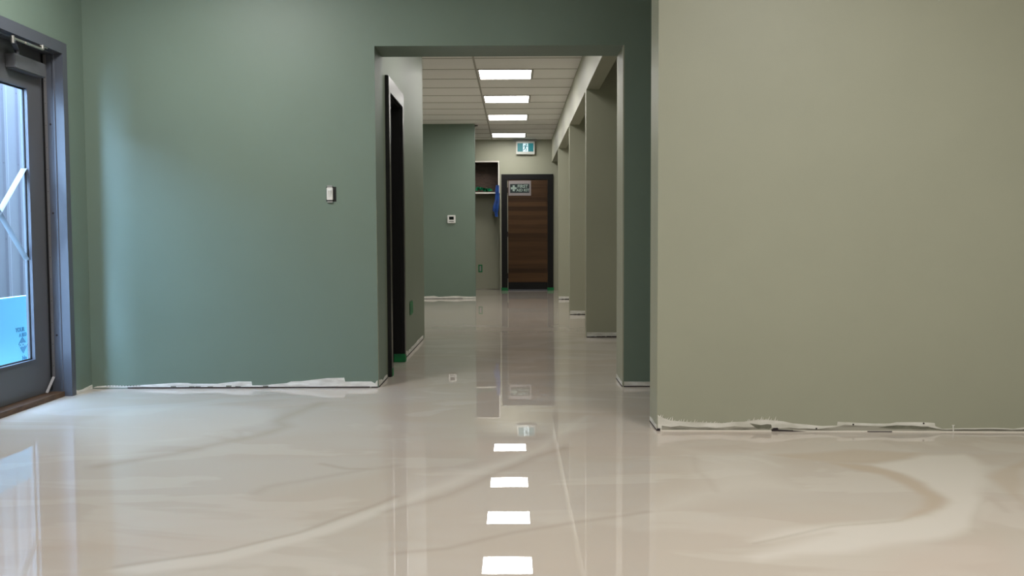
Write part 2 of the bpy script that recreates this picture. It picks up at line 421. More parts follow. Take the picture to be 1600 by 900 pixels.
POLY, LN = DATA['polys'], DATA['lines']
white = np.maximum.reduce([region(POLY['whiteA'], 0.09, 0.016), 0.6 * region(POLY['whiteF'], 0.26, 0.03), 0.8 * region(POLY['whiteG'], 0.06),
                           0.7 * region(POLY['whiteH'], 0.12), 0.5 * region(POLY['whiteI'], 0.16)])
tan = np.maximum.reduce([region(POLY['tanB'], 0.06), 0.7 * region(POLY['tanC'], 0.06), 0.8 * region(POLY['tanE'], 0.08)])
pink = region(POLY['pinkD'], 0.16)
line = np.maximum.reduce([stroke(LN[k], h) * g for k, h, g in (('d1', 0.085, 0.7), ('d2', 0.05, 0.5), ('d3', 0.025, 0.8), ('d4', 0.05, 0.7),
                          ('d5', 0.03, 0.7), ('d6', 0.03, 0.8), ('d7', 0.018, 0.6), ('d8', 0.03, 0.35), ('d9', 0.03, 0.3))])
nx, ny = len(xs), len(ys)
idx = np.arange(nx * ny).reshape(ny, nx)
quads = np.stack([idx[:-1, :-1], idx[:-1, 1:], idx[1:, 1:], idx[1:, :-1]], -1).reshape(-1, 4)
me = bpy.data.meshes.new('floor')
me.vertices.add(nx * ny)
me.vertices.foreach_set('co', np.stack([PX, PY, np.zeros_like(PX)], 1).ravel().astype(np.float32))
me.loops.add(quads.size)
me.loops.foreach_set('vertex_index', quads.ravel().astype(np.int32))
me.polygons.add(len(quads))
me.polygons.foreach_set('loop_start', (np.arange(len(quads)) * 4).astype(np.int32))
me.polygons.foreach_set('loop_total', np.full(len(quads), 4, np.int32))
me.update(calc_edges=True)
for nm, arr in (('white', white), ('tan', tan), ('pink', pink), ('line', line)):
    a_ = me.attributes.new(nm, 'FLOAT', 'POINT')
    a_.data.foreach_set('value', arr.astype(np.float32))
me.materials.append(M['floor'])
fl_o = bpy.data.objects.new('floor', me)
COL.objects.link(fl_o)
struct(fl_o, 'glossy poured epoxy floor with beige and white marbled swirls', 'floor')

# ------------------------------------------------------------------ walls
o = MB().prism([(XL, 0), (XH, 0), (XH, HEAD), (XR + 0.008, HEAD), (XR + 0.008, 0), (RX, 0), (RX, CEIL + 0.1), (XL, CEIL + 0.1)], 'y', W0, W1).build('wall_front', M['green'])
struct(o, 'sage green wall with the wide opening into the hall', 'wall')
fl_ = MB()
fl_.prism([(W0 + 0.001, 0.03), (W0 + 0.03, 0.03), (W0 + 0.024, 0.2), (W0 + 0.032, 0.36), (W0 + 0.018, 0.55), (W0 + 0.024, 0.74), (W0 + 0.010, 0.95), (W0 + 0.012, 1.15), (W0 + 0.001, 1.22)], 'x', XH - 0.0005, XH + 0.001)
fl_.build('bare_patch', M['primer_edge'], o)
DY0, DY1, DZ = 4.70, 5.70, 2.165          # glazed door's rough opening in the left wall
o = MB().prism([(BY, 0), (DY0, 0), (DY0, DZ), (DY1, DZ), (DY1, 0), (W1, 0), (W1, CEIL + 0.1), (BY, CEIL + 0.1)], 'x', XL - 0.19, XL).build('wall_left', M['green'])
struct(o, 'sage green side wall around the glazed door', 'wall')
o = MB().prism([(0.707, 4.556), (RX, 4.455), (RX, 4.70), (0.707, 4.80)], 'z', 0, CEIL + 0.1).build('wall_right', M['beige'])
struct(o, 'large greige wall end in the right foreground', 'wall')
struct(MB().box(RX, RX + 0.12, BY, W1, 0, CEIL + 0.1).build('wall_room_right', M['beige']))
struct(MB().box(XL - 0.19, RX + 0.12, BY - 0.12, BY, 0, CEIL + 0.1).build('wall_room_back', M['beige']))
o = MB().box(XR, XR + 0.0079, W0 + 0.0005, W1, 0, HEAD - 0.0005).build('wall_jamb', M['beige'])
struct(o, 'greige reveal on the right side of the wide opening', 'wall')
# hall
HD0, HD1, HDZ = 6.47, 7.19, 1.995         # dark doorway in the hall's left wall
o = MB().prism([(W1, 0), (HD0, 0), (HD0, HDZ), (HD1, HDZ), (HD1, 0), (9.0, 0), (9.0, CEIL + 0.1), (W1, CEIL + 0.1)], 'x', XH - 0.13, XH).build('wall_hall_left', M['hall_green'])
struct(o, 'sage green hall wall with the black trimmed doorway', 'wall')
struct(MB().box(-2.6, XH - 0.13, 8.88, 9.0, 0, CEIL + 0.1).build('wall_side_room', M['hall_green']))
struct(MB().box(-2.72, -2.6, W1, FAR + 0.6, 0, CEIL + 0.1).build('wall_lobby_left', M['hall_green']))
o = MB().box(-2.6, -0.64, G0, G0 + 0.12, 0, CEIL + 0.1).build('wall_partition', M['green'])
struct(o, 'green partition wall at the left of the hall', 'wall')
NX1, NZ0, NZ1 = -0.278, 1.82, 2.432       # shelf niche in the far wall
o = MB().prism([(NX1, 0), (1.5, 0), (1.5, CEIL + 0.1), (-2.6, CEIL + 0.1), (-2.6, NZ1), (NX1, NZ1)], 'y', FAR, FAR + 0.45).build('wall_back', M['beige'])
struct(o, 'greige end wall of the hall around the plank door', 'wall')
struct(MB().box(-2.6, NX1 + 0.05, FAR + 0.45, FAR + 0.55, 0, CEIL + 0.1).build('wall_niche', M['beige']))
struct(MB().box(1.5, 1.62, W1, FAR + 0.45, 0, CEIL + 0.1).build('wall_hall_right', M['beige']))
piers = []
for y in (8.963, 11.68, 14.68):
    piers.append(struct(MB().box(XR, 1.5, y, y + 0.13, 0, CEIL + 0.05).build('wall_pier', M['beige']), cat='wall'))
for p_, l_ in zip(piers, ('nearest greige wall pier on the right of the hall', 'middle greige wall pier on the right of the hall', 'farthest greige wall pier on the right of the hall')):
    p_['label'] = l_
bm_ = MB()
ed = [W1, 8.963, 9.093, 11.68, 11.81, 14.68, 14.81, FAR]
for a_, b_ in ((W1, 8.963), (9.093, 11.68), (11.81, 14.68), (14.81, FAR)):
    bm_.box(XR, XR + 0.125, a_, b_, 2.40, CEIL + 0.05)
o = bm_.build('ceiling_beam', M['beige'])
struct(o, 'boxed beam running along the right of the hall ceiling', 'beam')

# ------------------------------------------------------------------ ceilings
struct(MB().box(XL - 0.19, RX + 0.12, BY - 0.12, W0, CEIL, CEIL + 0.08).build('ceiling_front', M['tile']))
o = MB().box(-2.72, 1.62, W1, FAR + 0.5, CEIL, CEIL + 0.08).build('ceiling', M['tile'])
struct(o, 'suspended tile ceiling over the hall', 'ceiling')
S = 0.6096
T0 = 9.581
g_ = MB()
y = T0 - 5 * S
while y < FAR:
    g_.box(-2.6, 1.5, y - 0.008, y + 0.008, CEIL - 0.004, CEIL + 0.002)
    y += S
for x in (-0.42 - 1.2192, -0.42, -0.42 + 1.2192):
    g_.box(x - 0.010, x + 0.010, W1, FAR, CEIL - 0.0045, CEIL + 0.002)
LIGHT_Y = [T0 + S, T0 + 4 * S, T0 + 7 * S, T0 + 11 * S - 0.05]
for y in LIGHT_Y:
    g_.box(0.198, 0.216, y, y + S, CEIL - 0.0045, CEIL + 0.002)
o = g_.build('trim_1', M['tbar'])
struct(o, 'metal grid bars of the hall ceiling', 'ceiling grid')

LX0, LX1 = -0.40, 0.20
def make_light(y, label):
    r = empty('ceiling_light', ((LX0 + LX1) / 2, y + S / 2, CEIL))
    tag(r, label, 'ceiling light', 'square ceiling panel lights along the hall')
    f = MB()
    e = 0.012
    a, b2 = y + 0.010, y + S - 0.010
    z0, z1 = CEIL - 0.010, CEIL - 0.0002
    f.box(LX0, LX1, a, a + e, z0, z1).box(LX0, LX1, b2 - e, b2, z0, z1).box(LX0, LX0 + e, a + e, b2 - e, z0, z1).box(LX1 - e, LX1, a + e, b2 - e, z0, z1)
    f.build('frame', M['lamp_frame'], r)
    MB().box(LX0 + e, LX1 - e, a + e, b2 - e, CEIL - 0.007, CEIL - 0.0006).build('diffuser', M['diffuser'], r)
for y, l_ in zip(LIGHT_Y, ('lit square ceiling panel nearest the opening, first in the row', 'lit square ceiling panel second from the opening',
                           'lit square ceiling panel third from the opening', 'lit square ceiling panel nearest the exit sign, last in the row')):
    make_light(y, l_)

# ------------------------------------------------------------------ unpainted strips along the wall bottoms
def strip_y(name, pts, y, mt_, z0=0.006, thk=0.0015, parent=None, x0=None, x1=None):
    out = [(pts[0][0], z0)] + list(pts) + [(pts[-1][0], z0)]
    return MB().prism(out, 'y', y - thk, y + 0.0005).build(name, mt_, parent)
fs = DATA['front_strip']
o = struct(strip_y('baseboard_front', fs, W0, M['primer']), 'ragged unpainted white strip along the bottom of the green wall', 'baseboard')
MB().box(-2.52, -0.945, W0 - 0.004, W0, 0.0, 0.008).build('gap_strip', M['gap'], o)
MB().box(-0.935, -0.893, W0 - 0.004, W0, 0.0, 0.007).build('gap_strip', M['gap'], o)
sp = MB()
for x in np.linspace(-2.66, -2.45, 12):
    sp.box(x, x + 0.012, W0 - 0.0022, W0, 0.016, 0.0195)
for x, wz in ((-2.24, 0.010), (-2.12, 0.008), (-2.08, 0.008), (-2.0, 0.006), (-1.88, 0.014), (-1.82, 0.008), (-1.64, 0.012)):
    sp.box(x, x + 0.035, W0 - 0.0022, W0, 0.009, 0.009 + wz * 0.6)
sp.build('scuff', M['putty'], o)

rs = DATA['right_strip']
def ry(x):                                   # face of the slightly turned right wall
    return 4.556 + (x - 0.707) * (4.455 - 4.556) / (RX - 0.707)
def on_right(name, polys, mt_, thk, parent=None):
    b_ = MB()
    bm = b_.bm
    for pts in polys:
        f0 = [bm.verts.new((x, ry(x) - thk, z)) for x, z in pts]
        f1 = [bm.verts.new((x, ry(x) + 0.0005, z)) for x, z in pts]
        n = len(pts)
        fs_ = [bm.faces.new(f0), bm.faces.new(f1[::-1])]
        for i in range(n):
            fs_.append(bm.faces.new((f0[i], f1[i], f1[(i + 1) % n], f0[(i + 1) % n])))
        bmesh.ops.recalc_face_normals(bm, faces=fs_)
    return b_.build(name, mt_, parent)
def rz(x):
    for (xa, za), (xb, zb) in zip(rs, rs[1:]):
        if xa <= x <= xb:
            return za + (zb - za) * (x - xa) / max(xb - xa, 1e-6)
    return rs[-1][1]
rs = [(max(x, 0.7105), z + max(0.0, x - 1.6) * 0.008) for x, z in rs] + [(RX, 0.03)]
polys = [[(rs[0][0], 0.004)] + rs + [(RX, 0.004)]]
x = 0.72
while x < 1.30:                              # brush strokes left at the edge of the paint
    if x < 1.08 or x > 1.13:
        h = random.uniform(0.006, 0.024) * (1.0 if x < 0.9 or x > 1.14 else 0.6)
        lean = random.uniform(0.004, 0.012)
        z = rz(x) - 0.002
        polys.append([(x, z), (x + random.uniform(0.004, 0.008), z), (x + lean + 0.002, z + h)])
    x += random.uniform(0.008, 0.022)
o = struct(on_right('baseboard_right', polys, M['primer_dull'], 0.0015), 'patchy unpainted strip along the bottom of the large right wall', 'baseboard')
low = [(0.73, 0.004)]
for x in np.arange(0.73, RX, 0.045):
    k = 0.40 if x < 1.1 else (0.30 if x < 1.5 else 0.62)
    low.append((float(x), 0.005 + (rz(float(x)) - 0.005) * (k + random.uniform(-0.10, 0.10))))
low += [(RX, 0.02), (RX, 0.004)]
on_right('smear', [low], M['primer_grey'], 0.002, o)
on_right('epoxy_bead', [[(0.722, 0), (RX, 0), (RX, 0.005), (0.722, 0.005)]], M['epoxy'], 0.0055, o)
on_right('crack', [DATA['crack']], M['gap'], 0.0062, o)
on_right('filler_patch', [DATA['patch'], DATA['leaf']], M['putty'], 0.0026, o)
on_right('chalk_mark', [DATA['tee']], M['primer'], 0.003, o)
on_right('nail_hole', [[(x + 0.0042 * math.cos(t), z + 0.0042 * math.sin(t)) for t in np.linspace(0, 2 * math.pi, 9)[:-1]] for x, z in DATA['dots']], M['gap'], 0.0034, o)
on_right('gap_strip', [[(0.707, 0), (0.722, 0), (0.722, 0.012), (0.707, 0.012)], [(1.74, 0), (1.86, 0), (1.86, 0.004), (1.74, 0.004)]], M['gap'], 0.0062, o)
# its end face
o = struct(MB().prism([(4.56, 0.004), (4.56, 0.03), (4.62, 0.024), (4.72, 0.03), (4.80, 0.026), (4.80, 0.004)], 'x', 0.7055, 0.707).build('baseboard_wall_end', M['primer']))
MB().box(0.7045, 0.707, 4.557, 4.80, 0, 0.006).build('gap_strip', M['gap'], o)

gs = [(-2.6, 0.04), (-2.1, 0.05)] + DATA['green_strip']
o = struct(strip_y('baseboard_partition', gs, G0, M['primer'], z0=0.004), 'ragged white strip along the bottom of the green partition', 'baseboard')
MB().box(-2.6, -0.85, G0 - 0.003, G0, 0, 0.006).build('gap_strip', M['gap'], o)
for k, nm in (('leftcorr_a', 'baseboard_hall_near'), ('leftcorr_b', 'baseboard_hall_left')):
    pts = DATA[k]
    rag = []
    for (ya, za), (yb, zb) in zip(pts, pts[1:]):
        for t in (0, 0.33, 0.66):
            rag.append((ya + (yb - ya) * t, za + (zb - za) * t + random.uniform(-0.006, 0.006)))
    rag.append(pts[-1])
    rag = [(min(y, 8.995), max(z, 0.012)) for y, z in rag]
    o = MB().prism([(rag[0][0], 0.004)] + rag + [(rag[-1][0], 0.004)], 'x', XH - 0.0005, XH + 0.0015).build(nm, M['primer'])
    struct(o, 'ragged white strip along the hall wall beside the black doorway, ' + ('before it' if 'near' in nm else 'beyond it'), 'baseboard')
    MB().box(XH - 0.0005, XH + 0.003, rag[0][0], rag[-1][0], 0, 0.006).build('gap_strip', M['gap'], o)
for y, h, d in ((8.963, 0.05, 'nearest'), (11.68, 0.052, 'middle'), (14.68, 0.05, 'farthest')):
    pts = [(XR + 0.004, h), (XR + 0.2, h - 0.003), (XR + 0.45, h + 0.001), (1.5, h)]
    o = struct(strip_y('baseboard_pier', pts, y, M['primer'], z0=0.004), 'white strip along the foot of the %s pier' % d, 'baseboard')
    g_ = MB()
    g_.box(XR + 0.003, 1.5, y - 0.003, y, 0, 0.007)
    for q in range(10):
        a = XR + 0.05 + q * 0.05
        g_.box(a, a + random.uniform(0.02, 0.05), y - 0.0032, y, 0.006, 0.008 + random.uniform(0, 0.006))
    g_.build('gap_strip', M['gap'], o)
o = struct(strip_y('baseboard_front_right', [(XR + 0.010, 0.034), (0.9, 0.032), (1.2, 0.034), (RX, 0.033)], W0, M['primer'], z0=0.005), 'white strip along the green wall right of the opening', 'baseboard')
MB().box(XR + 0.01, RX, W0 - 0.003, W0, 0, 0.006).build('gap_strip', M['gap'], o)
o = struct(MB().prism([(W0 + 0.002, 0.005), (W0 + 0.002, 0.03), (W0 + 0.1, 0.026), (W0 + 0.2, 0.03), (W1, 0.034), (W1, 0.005)], 'x', XR - 0.0015, XR + 0.0005).build('baseboard_jamb', M['primer']))
MB().box(XR - 0.003, XR + 0.0005, W0 + 0.002, W1, 0, 0.006).build('gap_strip', M['gap'], o)
o = struct(strip_y('baseboard_back', [(-2.6, 0.014), (-1.2, 0.012), (-0.7, 0.014), (-0.5, 0.010), (NX1, 0.012)], FAR + 0.45, M['primer_grey'], z0=0.0))
o = struct(MB().prism([(5.705, 0.0), (5.705, 0.03), (5.74, 0.02), (5.80, 0.017), (5.86, 0.022), (W0, 0.026), (W0, 0)], 'x', XL - 0.0005, XL + 0.003).build('baseboard_left', M['primer']), 'ragged white strip between the glazed door frame and the corner', 'baseboard')

# ------------------------------------------------------------------ glazed steel door in the left wall
fr_ = MB()
JY, JZ = 5.645, 2.096                      # clear opening
J0 = 4.755
def frame_leg(y_in, y_out):
    s = 1 if y_out > y_in else -1
    prof = [(XL + 0.010, y_out), (XL + 0.010, y_in), (XL - 0.040, y_in), (XL - 0.044, y_in - s * 0.007), (XL - 0.052, y_in - s * 0.007), (XL - 0.056, y_in),
            (XL - 0.112, y_in), (XL - 0.112, y_in + s * 0.045), (XL - 0.185, y_in + s * 0.045), (XL - 0.185, y_out)]
    fr_.prism(prof, 'z', 0.0, DZ - 0.001)
frame_leg(JY, DY1)
frame_leg(J0, DY0)
fr_.prism([(XL + 0.0099, DZ), (XL + 0.0099, JZ), (XL - 0.040, JZ), (XL - 0.044, JZ - 0.006), (XL - 0.052, JZ - 0.006), (XL - 0.056, JZ), (XL - 0.112, JZ), (XL - 0.112, JZ + 0.03), (XL - 0.185, JZ + 0.03), (XL - 0.185, DZ)], 'y', J0, JY)
# prism on 'y' expects (x, z) pairs, which is what is given above
door1 = fr_.build('door_1', M['steel'])
struct(door1, 'dark grey steel framed glazed door at the left edge', 'door')
LX = XL - 0.122                            # inner face of the leaf
GY0, GY1, GZ0, GZ1 = 4.92, 5.475, 0.238, 1.872
leaf = MB()
t_ = 0.045
leaf.box(LX - t_, LX, GY1, 5.683, 0.034, 2.112).box(LX - t_, LX, 4.717, GY0, 0.034, 2.112)
leaf.box(LX - t_, LX, GY0, GY1, 0.034, GZ0).box(LX - t_, LX, GY0, GY1, GZ1, 2.112)
lf = leaf.build('leaf', M['steel2'], door1)
bd = MB()
e = 0.016
for xa, xb in ((LX - 0.016, LX + 0.007),):
    bd.box(xa, xb, GY0 + 0.0005, GY0 + e, GZ0, GZ1).box(xa, xb, GY1 - e, GY1 - 0.0005, GZ0, GZ1)
    bd.box(xa, xb, GY0 + e, GY1 - e, GZ0 + 0.0005, GZ0 + e).box(xa, xb, GY0 + e, GY1 - e, GZ1 - e, GZ1 - 0.0005)
bd.build('glazing_bead', M['steel'], lf)
gk = MB()
e2 = 0.024
gk.box(LX - 0.020, LX - 0.013, GY1 - e2, GY1 - e + 0.001, GZ0 + e, GZ1 - e).box(LX - 0.020, LX - 0.013, GY0 + e - 0.001, GY0 + e2, GZ0 + e, GZ1 - e)
gk.box(LX - 0.020, LX - 0.013, GY0 + e2, GY1 - e2, GZ0 + e - 0.001, GZ0 + e2).box(LX - 0.020, LX - 0.013, GY0 + e2, GY1 - e2, GZ1 - e2, GZ1 - e + 0.001)
gk.build('gasket', M['rubber'], lf)
MB().box(LX - 0.026, LX - 0.020, GY0 + 0.004, GY1 - 0.004, GZ0 + 0.004, GZ1 - 0.004).build('glass_pane', M['glass'], lf)
MB().box(XL - 0.17, XL - 0.036, J0 + 0.002, JY - 0.002, 0.0, 0.031).build('threshold', M['wood_sill'], door1)
# loose aluminium weatherstrip with its bent lower end
ws = MB()
wx = XL - 0.100
ws.bar((wx, JY - 0.0015, 2.09), (wx, JY - 0.0015, 0.118), 0.016, 0.003, (0, 1, 0))
ws.bar((wx, JY - 0.0015, 0.122), (wx - 0.004, JY - 0.085, 0.035), 0.016, 0.003, (0, 1, 0.8))
wso = ws.build('weatherstrip', M['alu'], door1)
for z in np.arange(0.19, 2.05, 0.134):
    MB().tube((wx, JY - 0.003, z), (wx, JY - 0.006, z), 0.003, 0.002, 10).build('screw', M['silver'], wso)
sl = MB()
sl.bar((wx - 0.011, JY - 0.004, 2.09), (wx - 0.011, JY - 0.004, 0.12), 0.006, 0.008, (0, 1, 0))
sl.build('rubber_seal', M['rubber'], wso)
for z in (1.67, 1.13, 0.38):
    MB().tube((XL - 0.075, JY, z), (XL - 0.075, JY - 0.004, z), 0.0065, 0.005, 12).build('screw', M['gap'], door1)
# overhead closer
cl = MB().box(LX, LX + 0.058, 5.245, 5.585, 1.938, 2.022, 0.004).build('door_closer', M['steel2'], door1)
pv, eb, sh = DATA['pivot'], DATA['elbow'], DATA['shoe']
pv = (LX + 0.034, 5.312, 2.024); eb = (-2.728, 5.062, 2.058); sh = (-2.742, 5.405, 2.082)
a1 = MB()
a1.tube(pv, (pv[0], pv[1], pv[2] + 0.022), 0.012).tube((pv[0], pv[1], pv[2] + 0.022), (pv[0], pv[1], pv[2] + 0.030), 0.016)
a1.bar((pv[0], pv[1], pv[2] + 0.026), (eb[0], eb[1], eb[2] - 0.006), 0.024, 0.008)
a1.build('main_arm', M['steel'], cl)
a2 = MB()
a2.tube((eb[0], eb[1], eb[2] - 0.022), (eb[0], eb[1], eb[2] + 0.018), 0.010)
a2.tube((eb[0], eb[1], eb[2] + 0.006), (sh[0], sh[1], sh[2] - 0.010), 0.0075)
a2.tube((eb[0], eb[1] + 0.13, eb[2] + 0.007), (eb[0] - 0.003, eb[1] + 0.165, eb[2] + 0.008), 0.008)
a2.build('forearm', M['silver'], cl)
a3 = MB().box(sh[0] - 0.045, sh[0] - 0.005, sh[1] - 0.02, sh[1] + 0.07, JZ - 0.006, JZ)
a3.tube((sh[0], sh[1], JZ - 0.026), (sh[0], sh[1], JZ), 0.010)
a3.build('shoe', M['silver'], cl)

# white tape crossed on the pane
tx = empty('tape_cross', (LX - 0.018, 5.156, 1.117))
tag(tx, 'white tape cross stuck on the glass of the left door', 'tape')
for k, (y0, z0, y1, z1) in enumerate(((4.93, 0.895, 5.448, 1.388), (4.93, 1.35, 5.448, 0.848))):
    MB().bar((LX - 0.0186 + 0.0004 * k, y0, z0), (LX - 0.0186 + 0.0004 * k, y1, z1), 0.0003, 0.036, (1, 0, 0)).build('strip', M['tape_white'], tx)

# ------------------------------------------------------------------ black trimmed doorway in the hall
cs = MB()
c0, c1 = XH + 0.0005, XH + 0.026
CY0, CY1, CZ = 6.395, 7.262, 2.092
cs.prism([(CY0, 0), (CY0, CZ), (CY1, CZ), (CY1, 0), (HD1 - 0.012, 0), (HD1 - 0.012, HDZ - 0.012), (HD0 + 0.012, HDZ - 0.012), (HD0 + 0.012, 0)], 'x', c0, c1)
bmesh.ops.bevel(cs.bm, geom=[e_ for e_ in cs.bm.edges if all(abs(v.co.x - c1) < 1e-5 for v in e_.verts)], offset=0.004, segments=2, affect='EDGES')
door2 = cs.build('door_2', M['black'])
struct(door2, 'black glossy door casing in the hall left wall', 'door')
jm = MB()
jm.prism([(HD0 + 0.001, 0), (HD0 + 0.001, HDZ - 0.001), (HD1 - 0.001, HDZ - 0.001), (HD1 - 0.001, 0), (HD1 - 0.018, 0), (HD1 - 0.018, HDZ - 0.018), (HD0 + 0.018, HDZ - 0.018), (HD0 + 0.018, 0)], 'x', XH - 0.132, XH)
jm.prism([(HD0 + 0.018, 0), (HD0 + 0.018, HDZ - 0.018), (HD1 - 0.018, HDZ - 0.018), (HD1 - 0.018, 0), (HD1 - 0.030, 0), (HD1 - 0.030, HDZ - 0.030), (HD0 + 0.030, HDZ - 0.030), (HD0 + 0.030, 0)], 'x', XH - 0.10, XH - 0.06)
jm.build('jamb', M['black_flat'], door2)

# ------------------------------------------------------------------ plank door at the hall's end
ca = MB()
FX0, FX1, FZ = -0.247, 0.722, 2.178
IX0, IX1, IZ = -0.137, 0.618, 2.075
ca.prism([(FX0, 0), (FX0, FZ), (FX1, FZ), (FX1, 0), (IX1, 0), (IX1, IZ), (IX0, IZ), (IX0, 0)], 'y', FAR - 0.028, FAR - 0.0005)
bmesh.ops.bevel(ca.bm, geom=[e_ for e_ in ca.bm.edges if all(abs(v.co.y - FAR + 0.028) < 1e-5 for v in e_.verts)], offset=0.006, segments=2, affect='EDGES')
door3 = ca.build('door_3', M['black_flat'])
struct(door3, 'wood plank door in a black casing at the end of the hall', 'door')
lf = MB().box(IX0 + 0.012, IX1 - 0.003, FAR - 0.016, FAR - 0.0005, 0.155, IZ - 0.006).build('leaf', M['plank'], door3)
MB().box(IX0 + 0.012, IX1 - 0.003, FAR - 0.019, FAR - 0.0005, 0.026, 0.154).build('kick_strip', M['black_flat'], lf)
MB().box(IX0 + 0.003, IX1 - 0.003, FAR - 0.020, FAR - 0.0005, 0.0, 0.024).build('threshold', M['steel'], door3)
for z in (1.88, 1.06, 0.28):
    MB().tube((IX0 + 0.004, FAR - 0.024, z - 0.05), (IX0 + 0.004, FAR - 0.024, z + 0.05), 0.007).build('hinge', M['gap'], door3)

# first aid sign on the leaf
sg = empty('first_aid_sign', (0.1, FAR - 0.02, 1.92))
tag(sg, 'grey first aid kit sign with a white cross on the plank door', 'sign')
MB().box(-0.112, 0.306, FAR - 0.024, FAR - 0.0165, 1.778, 2.058, 0.002).build('plate', M['sign_plate'], sg)
MB().box(-0.084, 0.276, FAR - 0.026, FAR - 0.0242, 1.830, 1.996).build('panel', M['sign_dark'], sg)
cx, cz, aa, bb = -0.017, 1.916, 0.055, 0.020
MB().prism([(cx - aa, cz - bb), (cx - bb, cz - bb), (cx - bb, cz - aa), (cx + bb, cz - aa), (cx + bb, cz - bb), (cx + aa, cz - bb), (cx + aa, cz + bb),
            (cx + bb, cz + bb), (cx + bb, cz + aa), (cx - bb, cz + aa), (cx - bb, cz + bb), (cx - aa, cz + bb)], 'y', FAR - 0.028, FAR - 0.0262).build('cross', M['sign_letters'], sg)
lettering('lettering', 'FIRST', 0.082, M['sign_letters'], sg, Matrix.Translation((0.150, FAR - 0.0272, 1.948)) @ FACE_Y, bold=0.002)
lettering('lettering', 'AID KIT', 0.070, M['sign_letters'], sg, Matrix.Translation((0.156, FAR - 0.0272, 1.878)) @ FACE_Y, bold=0.002)

# exit sign under the ceiling
ex = empty('exit_sign', (0.205, FAR - 0.04, 2.66))
tag(ex, 'lit green running man exit sign above the plank door', 'sign')
EY = FAR - 0.075
MB().box(0.032, 0.380, EY, FAR - 0.03, 2.542, 2.782, 0.006).build('housing', M['exit_housing'], ex)
MB().box(-0.02, 0.42, EY + 0.005, FAR - 0.0005, 2.783, CEIL - 0.005, 0.004).build('mounting_plate', M['grey_plastic'], ex)
MB().box(0.17, 0.24, FAR - 0.031, FAR - 0.0005, 2.60, 2.70).build('bracket', M['grey_plastic'], ex)
pn = MB().box(0.056, 0.352, EY - 0.003, EY + 0.001, 2.592, 2.746).build('panel', M['exit_green'], ex)
pic = MB().prism([(0.158, 2.594), (0.256, 2.594), (0.256, 2.744), (0.158, 2.744)], 'y', EY - 0.0045, EY - 0.0028).build('doorway_symbol', M['exit_white'], ex)
mn = MB()
mn.prism([(0.222 + 0.013 * math.cos(t), 2.722 + 0.013 * math.sin(t)) for t in np.linspace(0, 2 * math.pi, 13)[:-1]], 'y', EY - 0.006, EY - 0.0044)
def limb(pts, wd):
    for (xa, za), (xb, zb) in zip(pts, pts[1:]):
        mn.bar((xa, EY - 0.0052, za), (xb, EY - 0.0052, zb), 0.0016, wd, (0, 0, 1) if abs(xb - xa) > abs(zb - za) else (1, 0, 0))
limb([(0.214, 2.704), (0.200, 2.660)], 0.026)
limb([(0.216, 2.700), (0.238, 2.682), (0.250, 2.690)], 0.010)
limb([(0.208, 2.702), (0.182, 2.698), (0.170, 2.672)], 0.010)
limb([(0.202, 2.662), (0.222, 2.636), (0.214, 2.602)], 0.013)
limb([(0.198, 2.660), (0.184, 2.630), (0.162, 2.622)], 0.013)
mn.build('running_man', M['exit_green'], pic)

# ------------------------------------------------------------------ shelf box in the niche
cb = MB()
CX0, CX1 = -1.35, NX1 - 0.004
th = 0.026
CYF = FAR + 0.004
cb.box(CX0, CX1, CYF + 0.012, FAR + 0.44, NZ1 - th, NZ1 - 0.002).box(CX0, CX1, CYF + 0.012, FAR + 0.44, NZ0, NZ0 + th)
cb.box(CX1 - th, CX1, CYF + 0.012, FAR + 0.44, NZ0 + th, NZ1 - th).box(CX0, CX0 + th, CYF + 0.012, FAR + 0.44, NZ0 + th, NZ1 - th)
cb.box(CX0 + th, CX1 - th, FAR + 0.42, FAR + 0.44, NZ0 + th, NZ1 - th)
cab = cb.build('wall_shelf', M['brown_board'])
tag(cab, 'open brown shelf box with white edges left of the plank door', 'shelf')
ee = MB()
ee.box(CX0, CX1, CYF, CYF + 0.012, NZ1 - th, NZ1 - 0.002).box(CX0, CX1, CYF, CYF + 0.012, NZ0, NZ0 + th)
ee.box(CX1 - th, CX1, CYF, CYF + 0.012, NZ0 + th, NZ1 - th).box(CX0, CX0 + th, CYF, CYF + 0.012, NZ0 + th, NZ1 - th)
ee.build('edge_band', M['melamine'], cab)

def crumple(name, pts, r, mt_, label, cat):
    """a loose bundle of film: a wandering ribbon with folds"""
    bm = bmesh.new()
    prev = None
    for i, (x, y, z) in enumerate(pts):
        a = i * 1.1
        u = Vector((math.cos(a) * 0.5, math.sin(a) * 0.8, abs(math.sin(a * 0.7)) * 0.9)) * r
        row = [bm.verts.new(Vector((x, y, z)) + u * s + Vector((0, 0, abs(s) * 0.2 * r))) for s in (-1, -0.4, 0.3, 1)]
        if prev:
            for k in range(3):
                bm.faces.new((prev[k], prev[k + 1], row[k + 1], row[k]))
        prev = row
    zmin = min(v.co.z for v in bm.verts)
    for v in bm.verts:
        v.co.z += NZ0 + th + 0.002 - zmin
    bmesh.ops.recalc_face_normals(bm, faces=bm.faces)
    me = bpy.data.meshes.new(name)
    bm.to_mesh(me); bm.free()
    me.materials.append(mt_)
    o = bpy.data.objects.new(name, me)
    COL.objects.link(o)
    s = o.modifiers.new('solid', 'SOLIDIFY'); s.thickness = 0.004; s.offset = 1
    s = o.modifiers.new('sub', 'SUBSURF'); s.levels = 1; s.render_levels = 1
    return tag(o, label, cat)
rp = []
for i in range(26):
    t = i / 25
    rp.append((-0.80 + 0.36 * t + 0.03 * math.sin(i * 2.1), FAR + 0.13 + 0.05 * math.cos(i * 1.7), 1.90 + (0.05 * (1 - t) + 0.012) * abs(math.sin(i * 1.3))))
crumple('masking_film', rp, 0.05, M['green_plastic'], 'crumpled dark green masking film lying in the open shelf', 'masking film')
